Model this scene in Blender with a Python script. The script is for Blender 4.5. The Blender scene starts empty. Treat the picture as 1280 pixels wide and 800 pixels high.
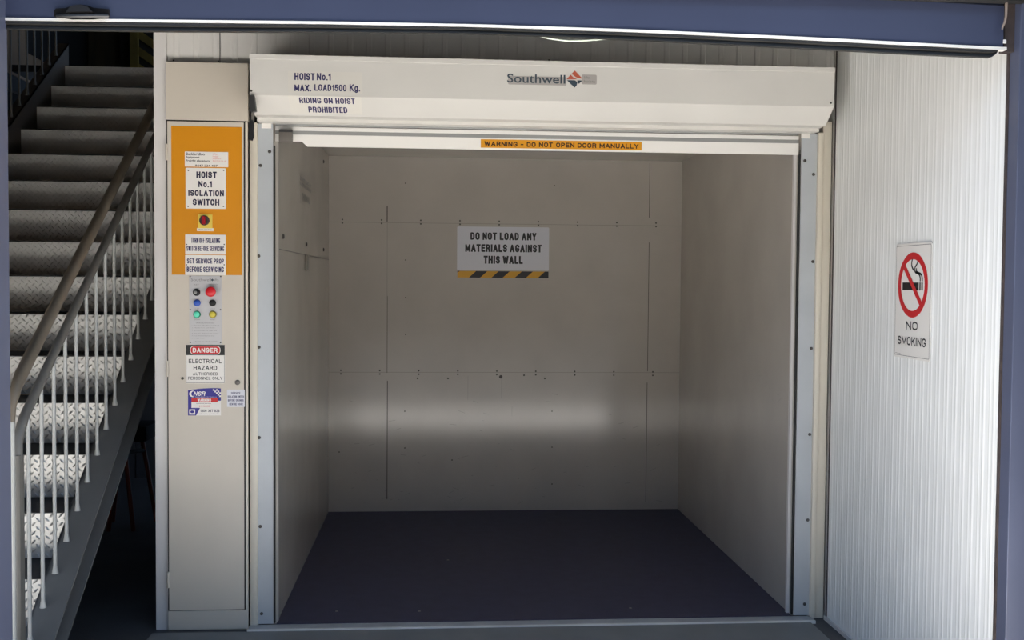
import bpy, bmesh, math, random
from mathutils import Vector, Matrix
random.seed(7)
S = bpy.context.scene
COL = S.collection

# ------------------------------------------------------------------ camera
CAM = (0.7205, -4.7203, 1.5475, 0.0738, -0.0356, 0.0077, 1303.25)   # x y z yaw pitch roll focal(px of 1280)
def cam_axes():
    yaw, pit, rol = CAM[3:6]
    cy, sy, cp, sp, cr, sr = math.cos(yaw), math.sin(yaw), math.cos(pit), math.sin(pit), math.cos(rol), math.sin(rol)
    w = Vector((sy*cp, cy*cp, sp)); r0 = Vector((cy, -sy, 0)); u0 = r0.cross(w)
    return cr*r0 + sr*u0, -sr*r0 + cr*u0, w
RX, UX, WX = cam_axes()
cd = bpy.data.cameras.new('camera'); cd.sensor_width = 36.0; cd.lens = CAM[6]/1280*36.0
cd.clip_start = 0.05; cd.clip_end = 200
co = bpy.data.objects.new('camera', cd); COL.objects.link(co)
co.matrix_world = Matrix(((RX.x, UX.x, -WX.x, CAM[0]), (RX.y, UX.y, -WX.y, CAM[1]), (RX.z, UX.z, -WX.z, CAM[2]), (0, 0, 0, 1)))
S.camera = co
def at(px, py, ax, val):
    """point of the world plane (axis = val) that a photo pixel shows"""
    d = WX + RX*((px-640)/CAM[6]) - UX*((py-400)/CAM[6])
    return Vector(CAM[:3]) + d*((val-CAM[ax])/d[ax])

# ------------------------------------------------------------------ light
wd = bpy.data.worlds.new('sky'); S.world = wd; wd.use_nodes = True
bg = wd.node_tree.nodes['Background']
bg.inputs['Color'].default_value = (0.46, 0.66, 1.0, 1); bg.inputs['Strength'].default_value = 0.42
sl = bpy.data.lights.new('sun', 'SUN'); sl.energy = 17.0; sl.angle = math.radians(0.53); sl.color = (1.0, 0.992, 0.98)
so = bpy.data.objects.new('sun', sl); COL.objects.link(so)
so.rotation_euler = Vector((0.62, -0.02, -0.78)).to_track_quat('-Z', 'Y').to_euler()
so.location = (-6, -4, 9)
S.view_settings.view_transform = 'Standard'; S.view_settings.look = 'None'
S.view_settings.gamma = 1.0; S.view_settings.use_curve_mapping = False
S.view_settings.exposure = 2.1
S.cycles.max_bounces = 10; S.cycles.diffuse_bounces = 6; S.cycles.glossy_bounces = 5
S.cycles.sample_clamp_indirect = 6.0; S.cycles.caustics_reflective = False; S.cycles.caustics_refractive = False

# ------------------------------------------------------------------ materials
def srgb(r, g, b):
    f = lambda c: (c/255/12.92) if c/255 <= .04045 else ((c/255+.055)/1.055)**2.4
    return (f(r), f(g), f(b), 1)
def mat(name, col, rough=.5, metal=0.0, spec=.5, var=0.0, scale=6.0, bump=0.0, bscale=60.0, stretch=(1, 1, 1), col2=None, coat=0.0):
    m = bpy.data.materials.new(name); m.use_nodes = True
    nt = m.node_tree; b = nt.nodes['Principled BSDF']
    b.inputs['Base Color'].default_value = col; b.inputs['Roughness'].default_value = rough
    b.inputs['Metallic'].default_value = metal; b.inputs['Specular IOR Level'].default_value = spec
    b.inputs['Coat Weight'].default_value = coat
    if var or bump:
        tc = nt.nodes.new('ShaderNodeTexCoord'); mp = nt.nodes.new('ShaderNodeMapping'); mp.inputs['Scale'].default_value = stretch
        nt.links.new(tc.outputs['Object'], mp.inputs['Vector'])
    if var:
        n = nt.nodes.new('ShaderNodeTexNoise'); n.inputs['Scale'].default_value = scale; n.inputs['Detail'].default_value = 5
        nt.links.new(mp.outputs['Vector'], n.inputs['Vector'])
        rp = nt.nodes.new('ShaderNodeValToRGB'); rp.color_ramp.elements[0].position = .32; rp.color_ramp.elements[1].position = .68
        c2 = col2 or tuple(c*(1-var) for c in col[:3])+(1,)
        rp.color_ramp.elements[0].color = c2; rp.color_ramp.elements[1].color = tuple(min(1, c*(1+var*.4)) for c in col[:3])+(1,)
        nt.links.new(n.outputs['Fac'], rp.inputs['Fac']); nt.links.new(rp.outputs['Color'], b.inputs['Base Color'])
    if bump:
        n2 = nt.nodes.new('ShaderNodeTexNoise'); n2.inputs['Scale'].default_value = bscale; n2.inputs['Detail'].default_value = 3
        nt.links.new(mp.outputs['Vector'], n2.inputs['Vector'])
        bp = nt.nodes.new('ShaderNodeBump'); bp.inputs['Strength'].default_value = bump; bp.inputs['Distance'].default_value = .002
        nt.links.new(n2.outputs['Fac'], bp.inputs['Height']); nt.links.new(bp.outputs['Normal'], b.inputs['Normal'])
    return m
M = {}
M['ribwall'] = mat('white ribbed panel', srgb(234, 234, 231), .5, var=.05, scale=2)
M['wallpanel'] = mat('off white wall panel', srgb(212, 209, 204), .45, var=.02, scale=1, stretch=(3, 3, .4))
M['flash'] = mat('white flashing', srgb(212, 208, 205), .4, var=.05, scale=3)
M['hood'] = mat('off white hood paint', srgb(207, 204, 198), .4, var=.04, scale=3)
M['cream'] = mat('cream cabinet paint', srgb(202, 193, 179), .42, var=.07, scale=2.2)
M['creamframe'] = mat('cream frame paint', srgb(212, 204, 188), .4, var=.08, scale=3, stretch=(1, 1, .4))
M['galv'] = mat('zinc plate', srgb(180, 184, 187), .45, metal=.12, var=.06, scale=5)
M['alu'] = mat('silver slat', srgb(152, 152, 150), .45, metal=.3)
M['whitebar'] = mat('white bar', srgb(232, 229, 224), .3)
M['carwall'] = mat('hoist lining', srgb(190, 183, 174), .13, spec=.5, var=.06, scale=3, bump=.04, bscale=18)
M['carfloor'] = mat('blue hoist floor', srgb(52, 52, 74), .55, var=.18, scale=14, bump=.15, bscale=120)
M['sill'] = mat('silver sill', srgb(166, 168, 170), .4, metal=.2, var=.15, scale=9)
M['sillnose'] = mat('pale sill nosing', srgb(214, 212, 206), .45, var=.1, scale=9)
M['seam'] = mat('seam line', srgb(70, 66, 60), .7)
M['seamfaint'] = mat('filled seam line', srgb(150, 145, 136), .6)
M['screw'] = mat('dull screw', srgb(80, 77, 73), .45, metal=.5)
M['scuff'] = mat('dark scuff', srgb(70, 66, 62), .7)
M['blue'] = mat('blue paint', srgb(57, 63, 86), .42, var=.10, scale=2.0, stretch=(1, 1, .5))
M['bluejamb'] = mat('blue steel paint', srgb(78, 83, 103), .4, var=.08, scale=3)
M['rubber'] = mat('black rubber', srgb(34, 33, 31), .6, var=.2, scale=8)
M['blackpl'] = mat('black plastic', srgb(30, 30, 32), .5, spec=.3)
M['mattblack'] = mat('matt black', srgb(24, 23, 23), .8, spec=.2)
M['greypl'] = mat('grey plastic', srgb(100, 95, 90), .4)
M['dkgrey'] = mat('dark grey steel', srgb(62, 62, 62), .42, metal=.3)
M['rust'] = mat('rusty edge', srgb(66, 56, 54), .8, var=.4, scale=20)
M['floor'] = mat('shed concrete', srgb(72, 72, 74), .6, var=.2, scale=4, bump=.2)
M['ramp'] = mat('grey steel ramp', srgb(112, 114, 115), .45, var=.10, scale=6)
M['concrete'] = mat('sunlit concrete', srgb(186, 182, 176), .85, var=.3, scale=1.1)
M['darkground'] = mat('darkground', srgb(56, 56, 56), .9, var=.2, scale=3)  # unseen ground, darkened in colour to hold back bounced light
M['brick'] = mat('dark cladding', srgb(70, 67, 62), .9, var=.2, scale=2)
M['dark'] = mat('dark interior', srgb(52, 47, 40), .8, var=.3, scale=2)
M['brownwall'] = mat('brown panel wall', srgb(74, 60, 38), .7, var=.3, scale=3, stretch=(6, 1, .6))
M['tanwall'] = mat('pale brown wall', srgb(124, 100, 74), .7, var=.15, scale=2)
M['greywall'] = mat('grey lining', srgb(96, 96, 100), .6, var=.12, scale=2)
M['timber'] = mat('yellow timber', srgb(128, 106, 48), .6, var=.25, scale=5)
M['darkglass'] = mat('dark window glass', srgb(18, 15, 12), .6, spec=.2)
M['checker'] = mat('aluminium checker plate', srgb(208, 207, 203), .46, metal=.55, var=.10, scale=6)
M['tread'] = mat('shaded tread plate', srgb(58, 58, 59), .6, metal=.2, spec=.25, var=.15, scale=8, bump=.3, bscale=60)  # same plate as the risers, its dark reflections put into the colour
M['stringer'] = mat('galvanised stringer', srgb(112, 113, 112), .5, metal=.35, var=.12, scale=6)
M['rail'] = mat('grey rail paint', srgb(108, 106, 101), .45, metal=.2, var=.10, scale=8)
M['railbrown'] = mat('brown grey handrail', srgb(106, 97, 84), .45, metal=.1, var=.12, scale=8)
M['bal'] = mat('galvanised baluster', srgb(162, 163, 160), .5, metal=.2)
M['darkrail'] = mat('shaded grey rail', srgb(92, 90, 84), .5)  # left railing, with the shade there put into the colour
M['darkstringer'] = mat('shaded brown steel', srgb(70, 58, 42), .55, var=.2, scale=5)  # left stringer, a darker copy with its shade put into the colour
M['red'] = mat('red paint', srgb(120, 46, 26), .45)
M['yellow'] = mat('yellow paint', srgb(208, 136, 10), .45, var=.03, scale=5)
M['signw'] = mat('white sign', srgb(228, 224, 218), .4)
M['signg'] = mat('pale grey sign', srgb(212, 212, 218), .35)
M['sticker'] = mat('clear sticker', srgb(209, 205, 197), .38)
M['navy'] = mat('navy ink', srgb(40, 36, 84), .5)
M['navyd'] = mat('dark navy ink', srgb(30, 27, 58), .5)
M['black'] = mat('black ink', srgb(26, 25, 25), .5)
M['brownink'] = mat('brown black ink', srgb(46, 18, 6), .5)
M['redink'] = mat('red ink', srgb(196, 36, 40), .45)
M['pinkink'] = mat('pale red ink', srgb(214, 120, 114), .5)
M['greyink'] = mat('grey ink', srgb(126, 124, 122), .5)
M['greypill'] = mat('grey badge', srgb(166, 161, 156), .4)
M['tapey'] = mat('yellow tape', srgb(214, 158, 30), .45)
M['orange'] = mat('orange tape', srgb(208, 142, 20), .45)
M['orangered'] = mat('logo orange', srgb(176, 88, 66), .45)
M['slate'] = mat('logo slate', srgb(58, 70, 80), .45)
M['nsrblue'] = mat('deep blue', srgb(48, 42, 134), .4)
M['plate'] = mat('brushed plate', srgb(196, 194, 194), .38, metal=.35)
M['btn_red'] = mat('red button', srgb(206, 30, 40), .35)
M['btn_blue'] = mat('blue button', srgb(44, 84, 176), .35)
M['btn_green'] = mat('green button', srgb(0, 136, 98), .35)
M['btn_greenl'] = mat('light green lens', srgb(96, 214, 180), .3)
M['btn_yel'] = mat('yellow button', srgb(206, 190, 70), .35)
M['btn_yeld'] = mat('olive button ring', srgb(150, 136, 40), .4)
M['knobred'] = mat('dark red knob', srgb(150, 20, 34), .35)
M['switchy'] = mat('yellow switch plate', srgb(226, 200, 90), .4)
M['chrome'] = mat('steel', srgb(170, 168, 164), .3, metal=.9)
M['cable'] = mat('frayed cable', srgb(140, 126, 116), .7)
M['cord'] = mat('pale green cord', srgb(206, 216, 200), .5)
M['notice'] = mat('faded grey ink', srgb(78, 76, 72), .6)
M['bracket'] = mat('grey bracket', srgb(122, 118, 110), .5)
M['graytext'] = mat('grey sticker', srgb(150, 148, 142), .5)

# ------------------------------------------------------------------ mesh helpers
class MB:
    def __init__(s): s.v = []; s.f = []
    def add(s, vs, fs):
        o = len(s.v); s.v += [tuple(v) for v in vs]; s.f += [tuple(i+o for i in f) for f in fs]; return s
    def box(s, x0, x1, y0, y1, z0, z1, bev=0.0):
        x0, x1 = sorted((x0, x1)); y0, y1 = sorted((y0, y1)); z0, z1 = sorted((z0, z1))
        if bev:
            bm = bmesh.new(); bmesh.ops.create_cube(bm, size=1)
            for v in bm.verts: v.co = Vector((x0+(v.co.x+.5)*(x1-x0), y0+(v.co.y+.5)*(y1-y0), z0+(v.co.z+.5)*(z1-z0)))
            bmesh.ops.bevel(bm, geom=bm.edges[:], offset=bev, segments=2, affect='EDGES', profile=.6)
            bm.verts.ensure_lookup_table(); bm.verts.index_update()
            s.add([v.co[:] for v in bm.verts], [[v.index for v in f.verts] for f in bm.faces]); bm.free(); return s
        return s.add([(x0,y0,z0),(x1,y0,z0),(x1,y1,z0),(x0,y1,z0),(x0,y0,z1),(x1,y0,z1),(x1,y1,z1),(x0,y1,z1)],
                     [(0,3,2,1),(4,5,6,7),(0,1,5,4),(1,2,6,5),(2,3,7,6),(3,0,4,7)])
    def extr(s, prof, fn, a, b):
        """closed profile (p,q) swept from a to b; fn(p,q,t) -> point"""
        n = len(prof)
        vs = [fn(p, q, a) for p, q in prof] + [fn(p, q, b) for p, q in prof]
        fs = [(i, (i+1) % n, (i+1) % n+n, i+n) for i in range(n)] + [tuple(range(n))[::-1], tuple(range(n, 2*n))]
        return s.add(vs, fs)
    def tube(s, pts, r, n=10, square=False):
        pts = [Vector(p) for p in pts]; rings = []
        rs = r if isinstance(r, (list, tuple)) else [r]*len(pts)
        ref = None
        for i, p in enumerate(pts):
            d = (pts[min(i+1, len(pts)-1)]-pts[max(i-1, 0)]).normalized()
            if ref is None: ref = Vector((1, 0, 0)) if abs(d.x) < .9 else Vector((0, 0, 1))
            a = (ref - d*ref.dot(d)).normalized(); b = d.cross(a); ref = a
            rings.append([p + (a*math.cos(2*math.pi*k/n)+b*math.sin(2*math.pi*k/n))*rs[i] for k in range(n)])
        vs = [v for g in rings for v in g]; fs = []
        for i in range(len(rings)-1):
            for k in range(n): fs.append((i*n+k, i*n+(k+1) % n, (i+1)*n+(k+1) % n, (i+1)*n+k))
        fs += [tuple(range(n))[::-1], tuple(range((len(rings)-1)*n, len(rings)*n))]
        return s.add(vs, fs)
    def lathe(s, c, axis, prof, n=24):
        """prof = (radius, height along axis)"""
        ax = Vector(axis).normalized(); a = ax.orthogonal().normalized(); b = ax.cross(a); c = Vector(c)
        vs = []; fs = []
        for r, h in prof:
            for k in range(n):
                t = 2*math.pi*k/n; vs.append(c+ax*h+(a*math.cos(t)+b*math.sin(t))*r)
        for i in range(len(prof)-1):
            for k in range(n): fs.append((i*n+k, i*n+(k+1) % n, (i+1)*n+(k+1) % n, (i+1)*n+k))
        fs += [tuple(range(n))[::-1], tuple(range((len(prof)-1)*n, len(prof)*n))]
        return s.add(vs, fs)
    def build(s, name, m, parent=None, smooth=False):
        me = bpy.data.meshes.new(name); me.from_pydata(s.v, [], s.f)
        bm = bmesh.new(); bm.from_mesh(me); bmesh.ops.recalc_face_normals(bm, faces=bm.faces); bm.to_mesh(me); bm.free()
        if isinstance(m, str): m = M[m]
        me.materials.append(m)
        o = bpy.data.objects.new(name, me); COL.objects.link(o)
        if smooth:
            for p in me.polygons: p.use_smooth = True
            try: me.set_sharp_from_angle(angle=math.radians(40))
            except Exception: pass
        if parent: put(o, parent)
        return o
def put(o, parent):
    o.parent = parent; o.matrix_parent_inverse = Matrix.Translation(-Vector(parent.location))
def tag(o, label, cat, group=None):
    o['label'] = label; o['category'] = cat
    if group: o['group'] = group
    return o
def thing(name, loc, label, cat, group=None):
    o = bpy.data.objects.new(name, None); COL.objects.link(o); o.location = loc; o.empty_display_size = .1
    return tag(o, label, cat, group)
def struct(o): o['kind'] = 'structure'; return o

class Frame:
    """flat face: origin, right vector, up vector (normal = right x up points to the viewer)"""
    def __init__(s, o, u, v): s.o = Vector(o); s.u = Vector(u).normalized(); s.v = Vector(v).normalized(); s.n = s.u.cross(s.v)
    def p(s, a, b, h=0): return s.o + s.u*a + s.v*b + s.n*h
    def uv(s, w): d = Vector(w)-s.o; return d.dot(s.u), d.dot(s.v)
    def hit(s, px, py):
        d = WX + RX*((px-640)/CAM[6]) - UX*((py-400)/CAM[6]); c = Vector(CAM[:3])
        return s.uv(c + d*((s.o-c).dot(s.n)/d.dot(s.n)))
    def poly(s, pts, h, t=.0004):
        mb = MB(); return mb.extr(pts, lambda p, q, k: s.p(p, q, k), h-t, h)
    def rect(s, a0, b0, a1, b1, h, t=.0004): return s.poly([(a0,b0),(a1,b0),(a1,b1),(a0,b1)], h, t)
def rrect(a0, b0, a1, b1, r, n=5):
    a0, a1 = sorted((a0, a1)); b0, b1 = sorted((b0, b1)); out = []
    for cx, cy, s in ((a1-r, b0+r, -90), (a1-r, b1-r, 0), (a0+r, b1-r, 90), (a0+r, b0+r, 180)):
        for k in range(n+1):
            t = math.radians(s+90*k/n); out.append((cx+r*math.cos(t), cy+r*math.sin(t)))
    return out
FC = {}
def textmesh(txt, bold=0.0, shear=0.0):
    key = (txt, bold, shear)
    if key not in FC:
        c = bpy.data.curves.new('lettering', 'FONT'); c.body = txt; c.size = 1; c.offset = bold; c.resolution_u = 3; c.fill_mode = 'FRONT'; c.shear = shear
        o = bpy.data.objects.new('lettering', c); COL.objects.link(o)
        dg = bpy.context.evaluated_depsgraph_get(); e = o.evaluated_get(dg); me = e.to_mesh()
        vs = [v.co.copy() for v in me.vertices]; fs = [tuple(p.vertices) for p in me.polygons]
        e.to_mesh_clear(); bpy.data.objects.remove(o); bpy.data.curves.remove(c)
        FC[key] = (vs, fs)
    return FC[key]
def letter(F, mb, txt, a0, b0, a1, b1, h, bold=.02, shear=0.0):
    """text stretched to the box (a0,b0)-(a1,b1) of the frame"""
    vs, fs = textmesh(txt, bold, shear)
    x0 = min(v.x for v in vs); x1 = max(v.x for v in vs); y0 = min(v.y for v in vs); y1 = max(v.y for v in vs)
    mb.add([F.p(a0+(v.x-x0)/(x1-x0)*(a1-a0), b0+(v.y-y0)/(y1-y0)*(b1-b0), h) for v in vs], fs)
def letter_px(F, mb, txt, px0, py0, px1, py1, h, bold=.02, shear=0.0):
    a0, b1 = F.hit(px0, py0); a1, b0 = F.hit(px1, py1); letter(F, mb, txt, a0, b0, a1, b1, h, bold, shear)
def rect_px(F, px0, py0, px1, py1, h, t=.0004):
    a0, b1 = F.hit(px0, py0); a1, b0 = F.hit(px1, py1); return F.rect(a0, b0, a1, b1, h, t)
def disc_px(F, px, py, rpx, h0, prof):
    """lathe standing on the frame; prof radii are in photo pixels"""
    a, b = F.hit(px, py); a2, _ = F.hit(px+1, py); k = abs(a2-a)
    return MB().lathe(F.p(a, b, h0), F.n, [(r*rpx*k, hh) for r, hh in prof], 28)

# block capitals drawn as strokes: polylines in a unit cell (x 0-1, y 0-1)
def arc(cx, cy, rx, ry, a0, a1, n=7):
    return [(cx+rx*math.cos(math.radians(a0+(a1-a0)*k/n)), cy+ry*math.sin(math.radians(a0+(a1-a0)*k/n))) for k in range(n+1)]
OV = arc(.5, .7, .5, .3, 0, 180, 12)+arc(.5, .3, .5, .3, 180, 360, 12)+[(1, .7)]
GL = {
 'A': (.60, [[(0, 0), (.5, 1), (1, 0)], [(.2, .3), (.8, .3)]]),
 'B': (.52, [[(.6, .53), (0, .53), (0, 1), (.55, 1)]+arc(.55, .765, .4, .235, 90, -90), [(0, .53), (0, 0), (.55, 0)]+arc(.55, .265, .45, .265, -90, 90)]),
 'C': (.52, [arc(.5, .7, .5, .3, 8, 180, 12)+arc(.5, .3, .5, .3, 180, 352, 12)]),
 'D': (.52, [[(0, 0), (0, 1), (.4, 1)]+arc(.4, .65, .6, .35, 90, 0)+arc(.4, .35, .6, .35, 0, -90)+[(0, 0)]]),
 'E': (.46, [[(1, 1), (0, 1), (0, 0), (1, 0)], [(0, .53), (.85, .53)]]),
 'F': (.44, [[(1, 1), (0, 1), (0, 0)], [(0, .52), (.85, .52)]]),
 'G': (.54, [arc(.5, .7, .5, .3, 14, 180, 12)+arc(.5, .3, .5, .3, 180, 360, 12)+[(1, .42), (.62, .42)]]),
 'H': (.54, [[(0, 0), (0, 1)], [(1, 0), (1, 1)], [(0, .52), (1, .52)]]),
 'I': (0, [[(.5, 0), (.5, 1)]]),
 'K': (.54, [[(0, 0), (0, 1)], [(1, 1), (.05, .4)], [(.35, .6), (1, 0)]]),
 'L': (.44, [[(0, 1), (0, 0), (1, 0)]]),
 'M': (.72, [[(0, 0), (0, 1), (.5, .12), (1, 1), (1, 0)]]),
 'N': (.55, [[(0, 0), (0, 1), (1, 0), (1, 1)]]),
 'O': (.54, [OV]),
 'P': (.50, [[(0, 0), (0, 1), (.5, 1)]+arc(.5, .73, .5, .27, 90, -90)+[(0, .46)]]),
 'R': (.53, [[(0, 0), (0, 1), (.5, 1)]+arc(.5, .74, .5, .26, 90, -90)+[(0, .48)], [(.55, .48), (.92, .3), (1, 0)]]),
 'S': (.50, [arc(.5, .74, .5, .26, 10, 225, 12)+arc(.5, .27, .5, .27, 50, -170, 12)]),
 'T': (.50, [[(0, 1), (1, 1)], [(.5, 1), (.5, 0)]]),
 'U': (.54, [[(0, 1), (0, .3)]+arc(.5, .3, .5, .3, 180, 360, 12)+[(1, 1)]]),
 'V': (.56, [[(0, 1), (.5, 0), (1, 1)]]),
 'W': (.84, [[(0, 1), (.25, 0), (.5, .92), (.75, 0), (1, 1)]]),
 'X': (.56, [[(0, 1), (1, 0)], [(0, 0), (1, 1)]]),
 'Y': (.54, [[(0, 1), (.5, .45), (1, 1)], [(.5, .45), (.5, 0)]]),
 'Z': (.5, [[(0, 1), (1, 1), (0, 0), (1, 0)]]),
 '0': (.46, [OV]),
 '1': (.20, [[(0, .76), (.6, .84), (1, 1), (1, 0)]]),
 '2': (.46, [arc(.5, .72, .5, .28, 170, -30, 9)+[(0, 0), (1, 0)]]),
 '3': (.46, [arc(.5, .75, .5, .25, 160, -90, 10), arc(.5, .26, .5, .26, 90, -160, 10)]),
 '5': (.46, [[(.95, 1), (.12, 1), (.02, .5)]+arc(.45, .32, .55, .32, 120, -160, 12)]),
 '6': (.46, [arc(.5, .7, .5, .3, 20, 180, 8)+[(0, .3)], arc(.5, .29, .5, .29, 0, 360, 16)]),
 '7': (.46, [[(0, 1), (1, 1), (.35, 0)]]),
 '8': (.46, [arc(.5, .75, .46, .25, 0, 360, 16), arc(.5, .26, .5, .26, 0, 360, 16)]),
 'o': (.44, [arc(.5, .36, .5, .36, 0, 360, 18)]),
 'g': (.44, [arc(.5, .36, .5, .36, 0, 360, 18), [(1, .7), (1, -.05)]+arc(.5, -.05, .5, .2, 0, -160, 9)]),
 '.': (0, [[(.5, 0), (.5, .005)]]),
 '-': (.30, [[(0, .42), (1, .42)]]),
}
def block(F, mb, txt, a0, b0, a1, b1, h, wt=.17, gap=.13, shear=0.0):
    """block lettering filling the box (a0,b0)-(a1,b1) of the frame; wt = stroke weight over height"""
    H = b1-b0; w = wt*H; lay = [0]; base = h; cells = [(GL[c] if c != ' ' else None) for c in txt]
    fixed = w*sum(1 for c in cells if c)                            # every stroke centre line is inset by w/2
    T = sum((c[0] if c else .30) for c in cells)+gap*(len(cells)-1)
    sx = (a1-a0-fixed)/T; x = a0; hw = w/2
    def quad(p, q):
        d = (q-p); L = d.length
        if L < 1e-7: return
        d = d/L; n = Vector((-d.y, d.x))*hw; lay[0] += 1; h = base+lay[0]*4e-6
        mb.add([F.p(*(p-n), h), F.p(*(q-n), h), F.p(*(q+n), h), F.p(*(p+n), h)], [(0, 1, 2, 3)])
    for c in cells:
        if c is None: x += (.30+gap)*sx; continue
        cw = c[0]*sx; lay[0] = 0
        for pl in c[1]:
            P = [Vector((x+hw+px*cw, b0+hw+py*(H-w))) for px, py in pl]
            if shear: P = [Vector((p.x+shear*(p.y-b0), p.y)) for p in P]
            closed = (P[0]-P[-1]).length < 1e-6
            if not closed:
                d = (P[1]-P[0]).normalized(); d2 = (P[-1]-P[-2]).normalized()
                Q = [P[0]-d*hw]+P[1:-1]+[P[-1]+d2*hw]
            else: Q = P
            for i in range(len(Q)-1): quad(Q[i], Q[i+1])
            for i in range(0 if closed else 1, len(P)-1):
                lay[0] += 1; h = base+lay[0]*4e-6
                mb.add([F.p(P[i].x+hw*math.cos(math.pi*k/4), P[i].y+hw*math.sin(math.pi*k/4), h) for k in range(8)], [tuple(range(8))])
        x += w+cw+gap*sx
def block_px(F, mb, txt, px0, py0, px1, py1, h, wt=.17, gap=.13, shear=0.0):
    a0, b1 = F.hit(px0, py0); a1, b0 = F.hit(px1, py1); block(F, mb, txt, a0, b0, a1, b1, h, wt, gap, shear)
XX, ZZ = (1, 0, 0), (0, 0, 1)

# ------------------------------------------------------------------ main sizes
W, D, HC = 2.4, 2.2986, 2.38
XL, XR, XW = .0138, 2.3918, 2.551
YD = -1.5                                           # roller door plane
ZF = -.014                                          # shed floor
# ------------------------------------------------------------------ setting
struct(MB().box(-4.0, 4.0, -1.75, 3.66, ZF-.2, ZF).build('floor', 'floor'))
struct(MB().box(-14, 16, -3.55, -1.75, ZF-.2, ZF-.004).build('ground_apron', 'concrete'))
struct(MB().box(-16, 18, -30, -3.55, ZF-.2, ZF-.006).build('ground_yard', 'darkground'))  # added dark ground beyond the strip, limits the bounced sun
struct(MB().box(-16, 18, -17.5, -17, ZF-.2, 8).build('wall_opposite', 'brick'))
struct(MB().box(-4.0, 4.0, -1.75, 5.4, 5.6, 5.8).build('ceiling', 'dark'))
fw = MB().box(-14, -3.6, -1.78, -1.62, ZF, 6).box(-.75, -.62, -1.78, -1.62, ZF, 6).box(2.66, 16, -1.78, -1.62, ZF, 6).box(-.75, 2.66, -1.78, -1.62, 2.62, 6).box(-3.6, -.75, -1.78, -1.62, 1.55, 6)  # unseen front; low header over left bay added to cut sky light
struct(fw.build('wall_facade', 'brick'))
# right wall with fine ribs facing the bay
prof = []; y = -1.462; p = .0625
while y < -.03:
    for dy, dx in ((0, 0), (.016, 0), (.022, -.0013), (.028, -.0013), (.034, 0), (.044, 0), (.047, -.0006), (.053, -.0006), (.056, 0)):
        if y+dy < -.03: prof.append((XW+dx, y+dy))
    y += p
prof += [(XW, -.026), (XW+.1, -.026), (XW+.1, -1.462)]
struct(MB().extr(prof, lambda a, b, t: (a, b, t), ZF, 5.6).build('wall_right', 'ribwall'))
struct(MB().box(XW, XW+.06, -.026, 2.6, ZF, 5.6).build('wall_shaft_right', 'wallpanel'))
# base channel and corner lines of the right wall
struct(MB().box(XW-.012, XW-.004, -1.46, -.02, ZF, ZF+.02).build('baseboard_right', 'flash'))
struct(MB().box(XW-.006, XW-.0015, -.034, -.03, ZF, 5.6).build('trim_1', 'rust'))
# front wall of the shaft above and beside the hoist
prof = []; x = -.46
while x < 2.535:
    for dx, dy in ((0, 0), (.028, 0), (.034, -.0025), (.05, -.0025), (.056, 0)): prof.append((x+dx, dy))
    x += .084
x_end = x
prof = [(a, b) for a, b in prof if a < 2.547] + [(2.548, 0), (2.548, .06), (-.46, .06)]
struct(MB().extr(prof, lambda a, b, t: (a, b, t), 2.47, 5.6).build('wall_front', 'wallpanel'))
xs = at(275, 55, 1, 0).x
struct(MB().box(xs-.0016, xs+.0016, -.0032, .001, 2.3, 4).build('trim_2', 'seam'))
struct(MB().box(-.515, -.46, -.012, .06, ZF, 5.6, .002).build('trim_3', 'flash'))       # corner flashing
struct(MB().box(-.515, -.455, .06, 3.0, ZF, 5.6).build('wall_shaft_left', 'wallpanel'))
struct(MB().box(-.46, -.104, .03, .06, ZF, 2.24).build('wall_front_cabinet_side', 'wallpanel'))
struct(MB().box(-.515, 2.6, 2.5, 2.6, ZF, 5.6).build('wall_shaft_back', 'wallpanel'))
# cream frame around the opening
fr = MB().box(-.104, -.066, -.012, .03, ZF+.002, 2.25, .012)
fr.box(2.474, 2.500, -.02, .03, ZF+.002, 2.25, .008).box(2.500, 2.546, -.008, .03, ZF+.002, 2.3, .002)
struct(fr.build('trim_4', 'creamframe', smooth=True))
struct(MB().box(2.5405, 2.5435, -.0105, -.006, ZF, 2.3).build('trim_5', 'seam'))
# stair hall
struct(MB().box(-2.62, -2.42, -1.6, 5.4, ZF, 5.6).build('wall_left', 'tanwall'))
rw = MB(); rx = -2.42
while rx < -.52:
    rw.box(rx, rx+.19, 3.64, 3.72, ZF, 2.9).box(rx+.19, rx+.2, 3.655, 3.72, ZF, 2.9); rx += .2
struct(rw.build('wall_rear', 'greywall'))
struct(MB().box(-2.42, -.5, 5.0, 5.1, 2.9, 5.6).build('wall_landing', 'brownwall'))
pb = MB()
for k in range(6): pb.box(-2.4+.3*k, -2.4+.3*k+.285, 4.985, 5.0, 3.14, 5.6)
struct(pb.build('trim_6', 'brownwall'))
struct(MB().box(-2.10, -2.02, 4.93, 4.985, 3.136, 5.5).build('trim_7', 'dark'))
# left hall windows: low one with bars, upper dark one
w1 = MB().box(-2.42, -2.405, 2.2, 3.63, 2.35, 3.055)
struct(w1.build('window_1', 'darkglass'))
wf = struct(MB().box(-2.42, -2.395, 3.63, 3.66, 2.33, 3.075).box(-2.42, -2.395, 2.2, 3.66, 3.055, 3.075).build('window_1_frame', 'tanwall'))
wb = MB()
for k in range(4): wb.box(-2.405, -2.39, 2.2, 3.63, 2.5+.14*k, 2.515+.14*k)
struct(wb.build('window_1_bars', 'dark'))
struct(MB().box(-2.42, -2.405, 3.6, 4.97, 3.29, 4.6).build('window_2', 'darkglass'))

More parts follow.
